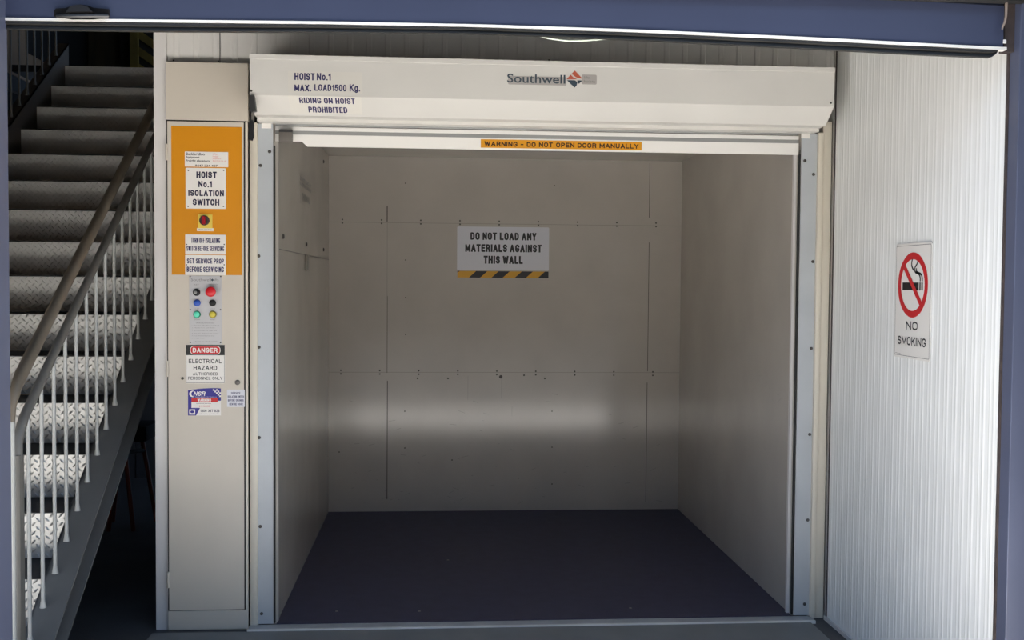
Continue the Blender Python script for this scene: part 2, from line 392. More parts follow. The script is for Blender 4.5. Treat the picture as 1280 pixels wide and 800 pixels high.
# ------------------------------------------------------------------ hoist car
car = thing('hoist_car', (1.2, D/2, 0), 'open white lined goods hoist car with dark blue floor inside the doorway', 'hoist')
MB().box(XL, XR, D, D+.03, -.01, HC).build('back_panel', 'carwall', car)
MB().box(XL-.03, XL, .036, D+.03, -.01, HC).build('side_panel', 'carwall', car)
MB().box(XR, XR+.03, .036, D+.03, -.01, HC).build('side_panel', 'carwall', car)
MB().box(XL, XR, .036, D, HC, HC+.03).build('ceiling_panel', 'carwall', car)
MB().box(XL, XR, .0, D, -.02, .002).build('car_floor', 'carfloor', car)
tr = MB().box(XL, XL+.004, .036, .055, 0, HC).build('edge_strip', 'seamfaint', car)
MB().box(XR-.012, XR, .036, .055, 0, 2.38).build('edge_strip', 'flash', car)
# seams in the back lining
def seam(px, y0, y1, w, m):
    a = at(px, (y0+y1)/2, 1, D).x; z0 = at(px, y1, 1, D).z; z1 = at(px, y0, 1, D).z
    return MB().box(a-w/2, a+w/2, D-.0006, D, z0, z1).build('seam', m, car)
seam(484, 258, 277, .006, 'scuff'); seam(484, 278, 370, .003, 'seamfaint'); seam(484, 370, 466, .0034, 'seam'); seam(484, 476, 624, .0048, 'scuff')
seam(812, 204, 258, .003, 'seam'); seam(812, 258, 272, .006, 'scuff'); seam(811, 303, 370, .0034, 'seam'); seam(810, 370, 464, .0034, 'seam'); seam(808, 478, 627, .0036, 'seam')
for pyl in (280, 465.5):
    z = at(630, pyl, 1, D).z
    MB().box(XL, XR, D-.0005, D, z-.0015, z+.0015).build('seam', 'seamfaint', car)
# left wall seam, its fixings
zs = at(342, 310, 0, XL).z
MB().box(XL, XL+.0006, .05, D, zs-.002, zs+.002).build('seam', 'seam', car)
scr = None
def screw(p, n, r=.0055, m='screw', parent=car):
    global scr
    if scr is None:
        scr = MB().lathe((0, 0, 0), (0, 0, 1), [(.0055, 0), (.0055, .001), (.003, .002), (.0005, .0022)], 10).build('screw', m)
        o = scr
    else:
        o = scr.copy(); COL.objects.link(o)
    o.location = Vector(p); o.rotation_euler = Vector(n).to_track_quat('Z', 'Y').to_euler(); o.scale = (r/.0055, r/.0055, 1)
    put(o, parent); return o
for px0, px1, pyl, pyr in ((428, 820, 276.5, 281), (426, 816, 465, 467)):
    for k in range(9):
        px = px0+(px1-px0)*k/8; pyv = pyl+(pyr-pyl)*k/8
        for d in (-2.2, 2.2): screw(at(px, pyv+d, 1, D), (0, -1, 0), .0055)
for px, pyv in ((507, 229), (693, 232), (507, 325), (507, 372), (507, 418), (690, 514), (690, 559), (506, 514), (506, 560), (690, 605), (565, 575), (424, 565)):
    screw(at(px, pyv, 1, D), (0, -1, 0), .0045)
screw(at(626, 471, 1, D), (0, -1, 0), .012)
for px, pyv in ((522, 473), (655, 469), (681, 473), (560, 473)): screw(at(px, pyv, 1, D), (0, -1, 0), .006)
for px, pyv in ((404, 202), (353.5, 295.5), (382.5, 305.5), (404, 312)): screw(at(px, pyv, 0, XL), (1, 0, 0), .012).scale.z = 4
# scuffs low on the back lining and on the right one
sc = MB()
for k in range(60):
    a = XL+.1+random.random()*2.2; z = .05+random.random()**1.5*.75; l = .004+random.random()*.02; t = random.uniform(-.5, .5)
    F0 = Frame((a, D, z), XX, ZZ)
    ca, sa = math.cos(t), math.sin(t)
    sc.extr([(-l*ca, -l*sa), (l*ca, l*sa), (l*ca, l*sa+.0025), (-l*ca, -l*sa+.0025)], lambda p, q, k_: F0.p(p, q, k_), 0, .0004)
for px, y0, y1 in ((585, 470, 500), (627, 472, 498), (640, 508, 520)):
    a = at(px, y0, 1, D); b = at(px, y1, 1, D); sc.box(a.x-.001, a.x+.001, D-.0004, D, b.z, a.z)
sc.build('scuff_marks', 'seamfaint', car)['kind'] = 'stuff'
sc2 = MB()
FR_ = Frame((XR, 0, 0), (0, -1, 0), ZZ)
for px, pyv in ((958, 478), (962, 485), (973, 494), (975, 500), (940, 476), (950, 470), (967, 502), (955, 560), (930, 590), (910, 610)):
    a, b = FR_.hit(px, pyv); l = random.uniform(.01, .03); t = random.uniform(-.5, .6)
    sc2.extr([(a-l, b-l*t), (a+l, b+l*t), (a+l, b+l*t+.003), (a-l, b-l*t+.003)], lambda p, q, k_: FR_.p(p, q, k_), 0, .0004)
sc2.build('scuff_marks', 'seamfaint', car)['kind'] = 'stuff'
# small steel pull plate on the left lining
pl = at(382, 328, 0, XL)
b_ = tag(MB().box(XL, XL+.016, pl.y-.035, pl.y+.03, pl.z-.045, pl.z+.04, .004).build('wall_bracket', 'bracket', smooth=True),
         'small grey bracket on the left lining of the hoist car below its seam', 'bracket')
# load floor specks
fs_ = MB()
for px, pyv in ((421, 764), (524, 764), (788, 760), (560, 700)):
    p0 = at(px, pyv, 2, .002); fs_.box(p0.x-.006, p0.x+.006, p0.y-.006, p0.y+.006, .002, .0028)
fs_.build('floor_specks', 'seamfaint', car)['kind'] = 'stuff'

# ------------------------------------------------------------------ sill and ramp
struct(MB().box(-.104, 2.48, -.066, -.002, ZF, -.001, .001).build('trim_8', 'sill'))
struct(MB().box(-.104, 2.48, -.080, -.066, ZF, .001, .0015).build('trim_14', 'sillnose'))
struct(MB().box(-.515, 2.455, -1.0, -.082, ZF, ZF+.01, .003).build('trim_9', 'ramp'))
# guide rails (zinc plates) each side of the opening
def guide(x0, x1, label, bolts):
    g = thing('guide_rail', ((x0+x1)/2, 0, 0), label, 'guide rail', 'zinc shutter guide rails')
    MB().box(x0, x1, -.004, .0, .003, 2.243).build('face_plate', 'galv', g)
    xi = x1 if x0 < 1 else x0; s = -1 if x0 < 1 else 1
    MB().box(xi-s*.0, xi-s*.007, .004, .02, .003, 2.15).build('gap_shade', 'rubber', g)  # dark strip standing in for the shaded gap beside the car
    for k, (px, pyv) in enumerate(bolts):
        p = at(px, pyv, 1, -.004)
        MB().lathe(p, (0, -1, 0), [(.0075, 0), (.0075, .002), (.005, .004), (.001, .0045)], 12).build('bolt', 'screw', g, True)
guide(-.069, 0, 'tall zinc shutter guide plate with bolts at left of hoist opening',
      ((325.6, 207), (323.4, 320), (323.7, 434), (324, 547), (325.3, 658), (327, 767), (337, 189.5)))
guide(W, 2.477, 'tall zinc shutter guide plate with bolts at right of hoist opening',
      ((1016.8, 218), (1016, 327), (1014, 435.6), (1012, 543), (1009.6, 650), (1005.6, 755), (1006, 201)))
# small white stickers at the tops of guides are parts of the rails
# ------------------------------------------------------------------ hoist shutter
sh = thing('roller_shutter', (1.2, .03, 2.15), 'rolled up silver roller shutter with white bottom bar above hoist opening', 'shutter')
x0, x1 = .006, W-.004
prof = [(.022, 2.15), (.022, 2.2025), (.026, 2.204), (.026, 2.219), (.023, 2.2205), (.023, 2.237), (.032, 2.239), (.032, 2.15)]
xa = at(377, 180, 1, .022).x; xb = at(384, 184, 1, .022).x
mb = MB()
lo = [2.172, 2.172, 2.15, 2.15]; xsx = [x0, xa, xb, x1]
rings = []
for xx, l in zip(xsx, lo):
    pp = [(b if b > 2.15 else l) for a, b in prof]; rings.append([(xx, a, z) for (a, b), z in zip(prof, pp)])
n = len(prof); vs = [v for r in rings for v in r]; fs = []
for i in range(3):
    for k in range(n): fs.append((i*n+k, i*n+(k+1) % n, (i+1)*n+(k+1) % n, (i+1)*n+k))
fs += [tuple(range(n))[::-1], tuple(range(3*n, 4*n))]
mb.add(vs, fs); mb.build('bottom_bar', 'whitebar', sh)
MB().box(x0, x1, .0235, .0265, 2.203, 2.2195).build('bevel_shade', 'alu', sh)  # grey strip standing in for shade on the bar's tilted face
for k in range(3):
    z = 2.2405+.03*k
    MB().extr([(.030, z), (.026, z+.006), (.026, z+.022), (.030, z+.028), (.033, z+.028), (.033, z)], lambda a, b, t: (t, a, b), x0, x1).build('slat', 'alu', sh)
a = at(349, 162, 1, .012); b = at(366, 178, 1, .012)
sb = MB().box(a.x, b.x, -.004, .02, b.z, a.z-.012, .003).build('sensor_box', 'greypl', sh, True)
MB().box(a.x, b.x, -.002, .02, a.z-.022, a.z, .003).build('sensor_lid', 'dkgrey', sb, True)

# ------------------------------------------------------------------ hood over the shutter
hd = thing('shutter_hood', (1.2, -.1, 2.24), 'long off white box hood over the hoist opening with angled underside', 'hood')
HX0, HX1 = -.058, 2.455
prof = [(-.01, 2.495), (-.25, 2.495), (-.25, 2.327), (-.153, 2.259), (-.075, 2.2585), (-.075, 2.244), (-.01, 2.244)]
MB().extr(prof, lambda a, b, t: (t, a, b), HX0, HX1).build('hood_shell', 'hood', hd)
MB().box(HX0-.002, HX1+.002, -.2525, -.02, 2.476, 2.497, .0012).build('top_flange', 'hood', hd)
for px, pyv in ((314, 113.5), (1038.5, 128.5), (686, 75.5)):
    screw(at(px, pyv, 1, -.2505), (0, -1, 0), .005, parent=hd)
a = at(333, 157, 1, -.006); tab = tag(MB().box(a.x-.021, a.x+.021, -.010, -.0045, a.z-.012, a.z+.012, .001).build('tag_label', 'signw'),
    'small white blank tag at top of left zinc guide', 'tag', 'white tags on the guides')
a = at(1007, 169, 1, -.006); tab = tag(MB().box(a.x-.021, a.x+.021, -.010, -.0045, a.z-.015, a.z+.012, .001).build('tag_label', 'signw'),
    'small white blank tag at top of right zinc guide', 'tag', 'white tags on the guides')

# hood lettering
FH = Frame((0, -.2504, 2.4), XX, ZZ)
FS = Frame((0, -.25, 2.327), XX, Vector((0, -.097, .068)))
FS.o = FS.o + FS.n*.0004
def sign(name, label, cat, F, px0, py0, px1, py1, m, t=.0012, group=None, h=None):
    a0, b1 = F.hit(px0, py0); a1, b0 = F.hit(px1, py1)
    o = MB().extr(rrect(a0, b0, a1, b1, min(abs(a1-a0), abs(b1-b0))*.03), lambda p, q, k: F.p(p, q, k), 0, t).build(name, m)
    return tag(o, label, cat, group)
lb = sign('load_sign', 'clear label reading HOIST No.1 MAX. LOAD1500 Kg. on the hood front', 'label', FH, 360, 88.5, 453, 117.5, 'sticker', .0005)
mb = MB(); block_px(FH, mb, 'HOIST', 368, 91, 393.5, 100.5, .0008, 0.2); block_px(FH, mb, 'No.1', 396, 91.2, 413.5, 100.6, .0008, 0.18)
block_px(FH, mb, 'MAX.', 368, 105.5, 389, 114.2, .0008, 0.21); block_px(FH, mb, 'LOAD1500', 393, 105.2, 433, 114.3, .0008, 0.18); block_px(FH, mb, 'Kg.', 437, 105.2, 450, 114.4, .0008, 0.17)
mb.build('lettering', 'navy', lb)
ls = sign('warning_label', 'clear label reading RIDING ON HOIST PROHIBITED on the hood slope', 'label', FS, 360, 119.2, 453, 143.3, 'sticker', .0005)
mb = MB(); block_px(FS, mb, 'RIDING ON HOIST', 373.5, 121.5, 444, 130, .0008, 0.17); block_px(FS, mb, 'PROHIBITED', 385, 133, 434.5, 141.2, .0008, 0.17)
mb.build('lettering', 'navy', ls)
lg = FH.poly(rrect(*FH.hit(635, 105.5), *FH.hit(708, 96.5), .006), .0009, .0009).build('maker_badge', 'greypill')
tag(lg, 'maker badge lettering with orange and slate diamond on the hood', 'badge')
mb = MB(); letter_px(FH, mb, 'Southwell', 634, 92, 706.5, 104.8, .0014, .012); mb.build('lettering', 'slate', lg)
a, b = FH.hit(718.3, 98.8); k = abs(FH.hit(719.3, 98.8)[0]-a)
dm = FH.poly([(a-10.2*k, b-.4*k), (a-5*k, b+5*k), (a-1.2*k, b+1.5*k), (a+3*k, b), (a-4*k, b-.6*k)], .0016, .0016)
dm2 = FH.poly([(a-3.6*k, b+6.4*k), (a, b+10.4*k), (a+9.6*k, b+.8*k), (a+5.2*k, b+.9*k), (a+1*k, b+2.6*k)], .0016, .0016)
dm.add(dm2.v, dm2.f); dm.build('emblem', 'orangered', lg)
dm = FH.poly([(a-9.6*k, b-1.8*k), (a+.6*k, b-1.8*k), (a+3.4*k, b-4.2*k), (a+2.5*k, b-8*k), (a, b-10.6*k)], .0016, .0016)
dm2 = FH.poly([(a+3.2*k, b-1.8*k), (a+9.4*k, b-1.8*k), (a+5.2*k, b-6*k)], .0016, .0016)
dm.add(dm2.v, dm2.f); dm.build('emblem', 'slate', lg)
o = FH.poly(rrect(*FH.hit(727, 105.4), *FH.hit(746, 93.6), .006), .0009, .0009).build('badge_plate', 'greypill', lg)
mb = MB(); letter_px(FH, mb, 'lifts', 730, 95.2, 738, 98.6, .0013, .0); letter_px(FH, mb, 'hoists', 730, 100, 744, 103.6, .0013, .0); mb.build('lettering', 'greyink', lg)
# warning strip on the shutter bar
FB = Frame((0, .0216, 2.17), XX, ZZ)
ws = sign('warning_strip', 'yellow strip reading WARNING - DO NOT OPEN DOOR MANUALLY on shutter bar', 'sign', FB, 601, 174, 802, 188, 'orange', .0008)
mb = MB(); block_px(FB, mb, 'WARNING - DO NOT OPEN DOOR MANUALLY', 605.5, 176.6, 798, 186.0, .0012, 0.23); mb.build('lettering', 'brownink', ws)

# interlock lever beside the hood
il = thing('interlock_switch', at(315, 150, 1, -.25), 'slim dark lever switch hanging between cabinet and left end of hood', 'switch')
def pr(pts, y0, y1): return MB().extr([tuple(at(px, pyv, 1, -.262)[i] for i in (0, 2)) for px, pyv in pts], lambda a, b, t: (a, t, b), y0, y1)
pr(((312, 119), (317.5, 119), (320, 138.5), (313.5, 140), (311.2, 136)), -.262, -.232).build('housing', 'dkgrey', il)
pr(((314, 139), (317, 139), (316.5, 151), (313, 152)), -.256, -.240).build('lever', 'greypl', il)
pr(((312, 150), (316.5, 150), (316.5, 170), (314.5, 175), (310.5, 174), (310.5, 168)), -.260, -.236).build('grip', 'blackpl', il)

# ------------------------------------------------------------------ control cabinet
YC = -.03
cb = thing('control_cabinet', (-.28, 0, 0), 'tall narrow cream control cabinet with yellow painted door panel beside the hoist', 'cabinet')
cx0 = -.458; cx1 = -.106
z_t = at(258, 78, 1, YC).z; z_d1 = at(258, 151.5, 1, YC).z; z_d0 = at(258, 762, 1, YC).z
MB().box(cx0, cx1, YC+.006, .028, ZF, z_d1).build('body', 'cream', cb)
MB().box(cx0-.0, cx1+.002, YC-.002, .0, z_d1+.004, z_t, .002).build('cover_panel', 'cream', cb)
MB().box(cx0, cx1, YC, .0, ZF+.004, z_d0-.004, .002).build('plinth', 'cream', cb)
MB().box(cx1-.0105, cx1, YC, .0, z_d0-.004, z_d1).build('side_stile', 'creamframe', cb)
MB().box(cx0, cx1-.010, YC+.0045, YC+.0062, z_d0-.004, z_d1+.004).build('door_gap_shade', 'rubber', cb)  # black sheet that paints the shade in the gap around the door
dx0 = cx0+.006; dx1 = cx1-.0175
dr = MB().box(dx0, dx1, YC-.003, YC+.0028, z_d0, z_d1-.003, .001).build('door', 'cream', cb)
FD = Frame((0, YC-.0034, 1), XX, ZZ)
rect_px(FD, 214, 157.3, 302.5, 344, .0006, .0006).build('painted_panel', 'yellow', dr)
for pyv in (190, 461, 725):
    z = at(206, pyv, 1, YC-.004).z
    MB().tube([(dx0-.003, YC-.004, z-.035), (dx0-.003, YC-.004, z+.035)], .006, 10).build('hinge', 'cream', dr, True)
disc_px(FD, 297, 478, 3.3, 0, [(1, 0), (1, .004), (.8, .006), (.1, .0062)]).build('lock', 'greypl', dr, True)
disc_px(FD, 228.2, 473, 1.7, 0, [(1, 0), (1, .004), (.6, .006)]).build('stud', 'screw', dr, True)
for px, pyv in ((217, 75.5), (273, 76.5)):
    screw(at(px, pyv, 1, -.001), (0, -1, 0), .004, parent=cb)
h1 = .0018
FD2 = Frame((0, YC-.0042, 1), XX, ZZ)        # on the yellow panel
o = sign('company_sticker', 'white contractor sticker with small black and red lines above isolation sign', 'sticker', FD2, 231, 189.3, 285.3, 209, 'signw', .0006)
mb = MB()
letter_px(FD2, mb, 'Buckleridloo', 232.6, 190.6, 256, 194.4, .0009, .02); letter_px(FD2, mb, 'Equipment', 232.6, 195, 249.5, 198.6, .0009, .02)
letter_px(FD2, mb, 'Freight elevators', 232.6, 199.4, 262, 203.2, .0009, .02); letter_px(FD2, mb, '9447 224 407', 244, 205.6, 272, 208.6, .0009, .02)
mb.build('lettering', 'black', o)
mb = MB()
for t, x1_, yv in (('Lifts', 271.5, 191.6), ('Hoists', 273, 194.6), ('Repairs', 276, 197.4), ('Service to all', 283, 200)): letter_px(FD2, mb, t, 266, yv, x1_, yv+2, .0009, .0)
mb.build('lettering', 'pinkink', o)
o = sign('isolation_sign', 'white sign reading HOIST No.1 ISOLATION SWITCH on the yellow panel', 'sign', FD2, 232, 209.6, 282.6, 261.3, 'signw', .0012)
mb = MB()
block_px(FD2, mb, 'HOIST', 245.5, 214.3, 271, 222.8, .0016, 0.22); block_px(FD2, mb, 'No.1', 248, 226, 265, 234.2, .0016, 0.2)
block_px(FD2, mb, 'ISOLATION', 235.4, 237.4, 280, 245.5, .0016, 0.22); block_px(FD2, mb, 'SWITCH', 241, 248.6, 274.2, 257, .0016, 0.22)
mb.build('lettering', 'navyd', o)
for px, pyv in ((235.5, 213), (279.7, 213), (235.2, 258), (279.4, 258)): screw(FD2.p(*FD2.hit(px, pyv), .0012), (0, -1, 0), .003, parent=o)
o = thing('isolation_switch', FD2.p(*FD2.hit(256, 277)), 'red rotary isolator knob on small yellow plate between the cabinet signs', 'switch')
rect_px(FD2, 247.8, 268, 265.5, 285.5, .003, .003).build('switch_plate', 'switchy', o)
e = rect_px(FD2, 246.3, 285, 267, 289, .0025, .0025).build('legend_strip', 'signw', o)
mb = MB(); letter_px(FD2, mb, 'MAIN SWITCH', 248.5, 286, 265, 288, .003, .0); mb.build('lettering', 'greyink', e)
disc_px(FD2, 255.8, 275.6, 6.4, .003, [(1, 0), (1, .004), (.92, .007), (.9, .008)]).build('knob_ring', 'rust', o, True)
a, b = FD2.hit(255.8, 275.6); q = abs(FD2.hit(256.8, 275)[0]-a)
FD2.poly(rrect(a-2.2*q, b-5.2*q, a+2.2*q, b+5.2*q, 1.8*q), .024, .017).build('knob', 'knobred', o)
o = sign('turn_off_sign', 'white sign reading TURN OFF ISOLATING SWITCH BEFORE SERVICING below isolator knob', 'sign', FD2, 231.5, 293, 282.3, 318.3, 'signw', .0012)
mb = MB(); block_px(FD2, mb, 'TURN OFF ISOLATING', 239, 297, 275.2, 304, .0016, 0.12); block_px(FD2, mb, 'SWITCH BEFORE SERVICING', 233.2, 307.4, 280.2, 314, .0016, 0.13); mb.build('lettering', 'navy', o)
for px in (233.3, 280.3): screw(FD2.p(*FD2.hit(px, 305.6), .0012), (0, -1, 0), .0028, parent=o)
o = sign('service_prop_sign', 'white sign reading SET SERVICE PROP BEFORE SERVICING above push buttons', 'sign', FD2, 231.5, 318.6, 282.3, 344, 'signw', .0012)
mb = MB(); block_px(FD2, mb, 'SET SERVICE PROP', 233.8, 323, 280, 329.6, .0016, 0.17); block_px(FD2, mb, 'BEFORE SERVICING', 233.5, 333.2, 280, 340.2, .0016, 0.17); mb.build('lettering', 'navy', o)
for px in (233.3, 280.3): screw(FD2.p(*FD2.hit(px, 331), .0012), (0, -1, 0), .0028, parent=o)
# control panel
a, b = FD.hit(257, 388)
cp = thing('push_button_station', FD.p(a, b), 'brushed metal push button panel with six coloured buttons on cabinet door', 'control box')
rect_px(FD, 236.5, 344.6, 277.2, 430.5, .002, .002).build('face_plate', 'plate', cp)
mb = MB(); letter_px(FD, mb, 'Southwell', 239, 347.6, 264, 351.6, .0024, .0); letter_px(FD, mb, 'lifts', 267.5, 348, 273.5, 351.4, .0024, 0); mb.build('lettering', 'greyink', cp)
a, b = FD.hit(265.6, 350); q = abs(FD.hit(266.6, 350)[0]-a)
FD.poly([(a-1.8*q, b), (a, b+1.8*q), (a+1.8*q, b), (a, b-1.8*q)], .0024, .0004).build('emblem', 'slate', cp)
def button(px, pyv, r, ring, cap, dome, label):
    e = disc_px(FD, px, pyv, r, .002, [(1, 0), (1, .006), (.86, .009), (.8, .009)]).build('push_button', ring, cp, True); e['label'] = label
    c = disc_px(FD, px, pyv, r, .011, [(.78, 0), (.78, .002+dome*.4), (.6, .003+dome*.8), (.3, .0035+dome), (.02, .0037+dome)]).build('button_cap', cap, cp, True)
    put(c, e); return e
e = button(246, 365.3, 4.6, 'blackpl', 'blackpl', .003, 'black key switch')
c_ = disc_px(FD, 245.4, 365.3, 2.0, .0185, [(1, 0), (1, .001), (.5, .0014)]).build('key_slot', 'chrome', cp, True); put(c_, e)
e = disc_px(FD, 266, 364.5, 4.2, .002, [(1, 0), (1, .02), (.8, .021)]).build('push_button', 'rust', cp, True); e['label'] = 'red mushroom stop button'
c_ = disc_px(FD, 265, 364.7, 6.4, .022, [(.85, 0), (1, .003), (1, .008), (.8, .013), (.4, .0155), (.02, .016)]).build('button_cap', 'btn_red', cp, True); put(c_, e)
button(246.6, 378.6, 4.4, 'btn_blue', 'btn_blue', .002, 'blue push button')
button(266, 378.6, 4.2, 'blackpl', 'blackpl', .002, 'black push button')
button(246.5, 393, 4.6, 'btn_green', 'btn_greenl', .003, 'green lit push button')
button(266.2, 393, 4.6, 'btn_yeld', 'btn_yel', .003, 'yellow push button')
mb = MB()
for t, x0_, x1_, yv, hh in (('KEY', 243, 249, 355, 1.6), ('EMERGENCY', 261, 272, 355, 1.6), ('UP', 244, 249, 385.5, 1.4), ('STOP', 263, 269, 385.5, 1.4), ('DOOR', 243.5, 250, 398.6, 1.6), ('RESET', 263.5, 269.5, 398.6, 1.6),
    ('OPERATING INSTRUCTIONS', 245, 268, 402.8, 1.7), ('1. close door fully before pressing call', 240, 274, 406, 1.6), ('2. press the up or down button', 240, 269, 409, 1.6), ('3. do not exceed the rated load', 240, 271, 412, 1.6),
    ('4. open door when hoist has stopped', 240, 273, 416, 1.6), ('5. in an emergency press stop', 240, 268, 419, 1.6), ('6. keep clear', 240, 256, 422, 1.6), ('for service call the installer', 244, 273, 426, 1.6)):
    letter_px(FD, mb, t, x0_, yv, x1_, yv+hh, .0024, 0)
mb.build('lettering', 'greyink', cp)
for px, pyv in ((237.8, 345.6), (276, 345.6), (238, 387), (275.8, 387), (238, 428), (275.8, 428)): screw(FD.p(*FD.hit(px, pyv), .002), (0, -1, 0), .0032, parent=cp)
# danger sign
o = sign('danger_sign', 'white DANGER ELECTRICAL HAZARD sign with black and red header', 'sign', FD, 232.3, 430.8, 281.2, 479.2, 'signw', .0012)
rect_px(FD, 232.5, 431, 281, 444, .0016, .0004).build('header', 'black', o)
FD.poly(rrect(*FD.hit(237.8, 443), *FD.hit(275.6, 432.3), .016, 8), .002, .0004).build('oval_border', 'signw', o)
FD.poly(rrect(*FD.hit(238.5, 442.4), *FD.hit(274.9, 432.9), .0145, 8), .0024, .0004).build('oval', 'redink', o)
mb = MB(); block_px(FD, mb, 'DANGER', 241, 434.7, 272, 440.8, .0028, 0.22); mb.build('lettering', 'signw', o)
mb = MB(); block_px(FD, mb, 'ELECTRICAL', 236, 448.7, 277.2, 454, .0016, 0.16); block_px(FD, mb, 'HAZARD', 242, 457, 271.4, 462.6, .0016, 0.16)
block_px(FD, mb, 'AUTHORISED', 241.2, 465.4, 272.2, 469.2, .0016, 0.15); block_px(FD, mb, 'PERSONNEL ONLY', 235.2, 470.8, 278, 474.6, .0016, 0.15)
for x0_, y0_, x1_, y1_ in ((233, 478, 280.6, 478.5), (232.7, 444, 233.1, 478.5), (280.3, 444, 280.7, 478.5)):
    r_ = rect_px(FD, x0_, y0_, x1_, y1_, .0016); mb.add(r_.v, r_.f)
mb.build('lettering', 'black', o)
# blue security sticker
a0, b1 = FD.hit(235, 484.5); a1, b0 = FD.hit(276.2, 519.3); q = abs(FD.hit(236, 484)[0]-a0)
o = FD.rect(a0, b0, a1, b1-2.5*q, .0006, .0006).build('security_sticker', 'signw'); tag(o, 'deep blue and white NSR security sticker with checkered corner and red WARNING band', 'sticker')
top = [(a0, b0), (a0+10*q, b0), (a0+15*q, b0+9.5*q), (a0+15*q, b0+17*q), (a1, b0+19*q), (a1, b1-1*q)] + [(a0+(41-41*t)*q, b1-1*q+(-5*(t-.25)**2+.3)*q) for t in (.15, .3, .5, .7, .85, 1.0)]
FD.poly(top, .001, .0004).build('blue_field', 'nsrblue', o)
ck = MB()
for i in range(5):
    for j in range(5):
        if (i+j) % 2 == 0 and i+j >= 3+0 and (i, j) != (4, 4):
            r_ = FD.rect(a1-(10-2*i)*q, b1-(11-2*j)*q-1*q, a1-(8-2*i)*q, b1-(9-2*j)*q-1*q, .0014); ck.add(r_.v, r_.f)
ck.build('checker_pattern', 'signw', o)
rect_px(FD, 239.4, 497.2, 272.2, 502.8, .0014).build('red_band', 'redink', o)
rect_px(FD, 239.4, 502.8, 272.2, 509.8, .0014).build('white_band', 'signw', o)
rect_px(FD, 236.6, 511.6, 244, 518.2, .0014).build('white_band', 'signw', o)
mb = MB(); block_px(FD, mb, 'NSR', 241.8, 489.2, 256, 494.8, .0014, 0.19, .13, .25); block_px(FD, mb, 'WARNING', 247, 498.3, 264, 501.8, .0018, 0.24)
FD_a, FD_b = FD.hit(241.2, 492.3)
cr_ = [(FD_a+q*(4.6*math.cos(t))-0*q, FD_b+q*4.1*math.sin(t)) for t in [math.radians(x) for x in range(80, 285, 15)]] + [(FD_a+q*(1.2+3.2*math.cos(t)), FD_b+q*3.3*math.sin(t)) for t in [math.radians(x) for x in range(270, 85, -15)]]
r_ = FD.poly(cr_, .0014); mb.add(r_.v, r_.f)
letter_px(FD, mb, 'National Security Response', 244, 495.4, 271, 496.8, .0014, 0)
mb.build('lettering', 'signw', o)
mb = MB(); letter_px(FD, mb, 'monitored premises', 245.5, 503.6, 264, 505.2, .0018, 0); block_px(FD, mb, '1300 367 826', 250.5, 511.8, 274.5, 515, .0014, 0.16); letter_px(FD, mb, 'alarms patrols', 249, 516.6, 274, 518, .0014, 0); mb.build('lettering', 'navyd', o)
mb = MB(); letter_px(FD, mb, '24 HOURS', 249, 506.6, 262, 508.6, .0018, 0); mb.build('lettering', 'redink', o)
r_ = FD.poly(rrect(*FD.hit(238, 516.4), *FD.hit(242.6, 513), .006), .0018); r_.build('shield', 'nsrblue', o)
o = sign('small_notice', 'small pale sticker with four lines of blue text beside NSR sticker', 'sticker', FD, 283.8, 487, 306, 508.6, 'signg', .0006)
mb = MB()
for t, x0_, x1_, yv in (('SERVICE', 289, 300.5, 490), ('ISOLATION SWITCH', 284.8, 305, 494.4), ('BEFORE OPENING', 285, 304.6, 499), ('CENTRE DOOR', 286.6, 303.6, 503.8)): block_px(FD, mb, t, x0_, yv, x1_, yv+2.7, .0009, .16)
mb.build('lettering', 'navy', o)

# ------------------------------------------------------------------ sign on the back lining
FW = Frame((0, D-.0006, 1.8), XX, ZZ)
o = sign('wall_sign', 'pale grey sign reading DO NOT LOAD ANY MATERIALS AGAINST THIS WALL inside hoist', 'sign', FW, 571.5, 283, 686, 338.5, 'signg', .0012)
for t_, q_ in (('DO NOT LOAD ANY', (588, 290.3, 670.5, 300.6)), ('MATERIALS AGAINST', (581.5, 305, 677, 315.6)), ('THIS WALL', (604.5, 319.6, 653.5, 330))):
    mb = MB(); block_px(FW, mb, t_, *q_, .0018, .22); mb.build('lettering', 'black', o)
tp = rect_px(FW, 571.8, 338.6, 685.5, 347.8, .0012, .0012).build('hazard_tape', 'tapey'); tag(tp, 'black and yellow striped tape strip below the grey wall sign in hoist', 'tape')
a0, b1 = FW.hit(571.8, 338.6); a1, b0 = FW.hit(685.5, 347.8); q = (a1-a0)/113.7
for x0_ in (586, 614, 643, 672):
    w_ = 14; s = 9
    pts = [(x0_-571.8, 0), (x0_+w_-571.8, 0), (x0_+w_+s-571.8, 1), (x0_+s-571.8, 1)]
    FW.poly([(a0+min(p_, 113.7)*q, b0+t*(b1-b0)) for p_, t in pts], .0017, .0005).build('black_stripe', 'black', tp)
FW.poly([(a0, b0+.75*(b1-b0)), (a0+3*q, b1), (a0, b1)], .0017, .0005).build('black_stripe', 'black', tp)
# notice on the left lining
FL = Frame((XL+.0004, 0, 0), (0, 1, 0), ZZ)
a0, b0 = FL.hit(374.5, 234); a1, b1 = FL.hit(389.5, 234)
o = FL.rect(a0, FL.hit(380, 256)[1], a1, FL.hit(380, 221)[1], .0006, .0006).build('lining_notice', 'carwall'); tag(o, 'faded notice reading DO NOT LOAD on left hoist lining', 'notice')
mb = MB(); zz_ = lambda v: FL.hit(381, v)[1]
block(FL, mb, 'DO NOT LOAD ANY', a0+.02, zz_(229.5), a1-.02, zz_(224.5), .001, .26); block(FL, mb, 'MATERIALS AGAINST', a0+.01, zz_(236), a1-.01, zz_(231), .001, .26)
block(FL, mb, 'THIS WALL', a0+.09, zz_(252), a1-.07, zz_(243), .001, .26); mb.build('lettering', 'notice', o)

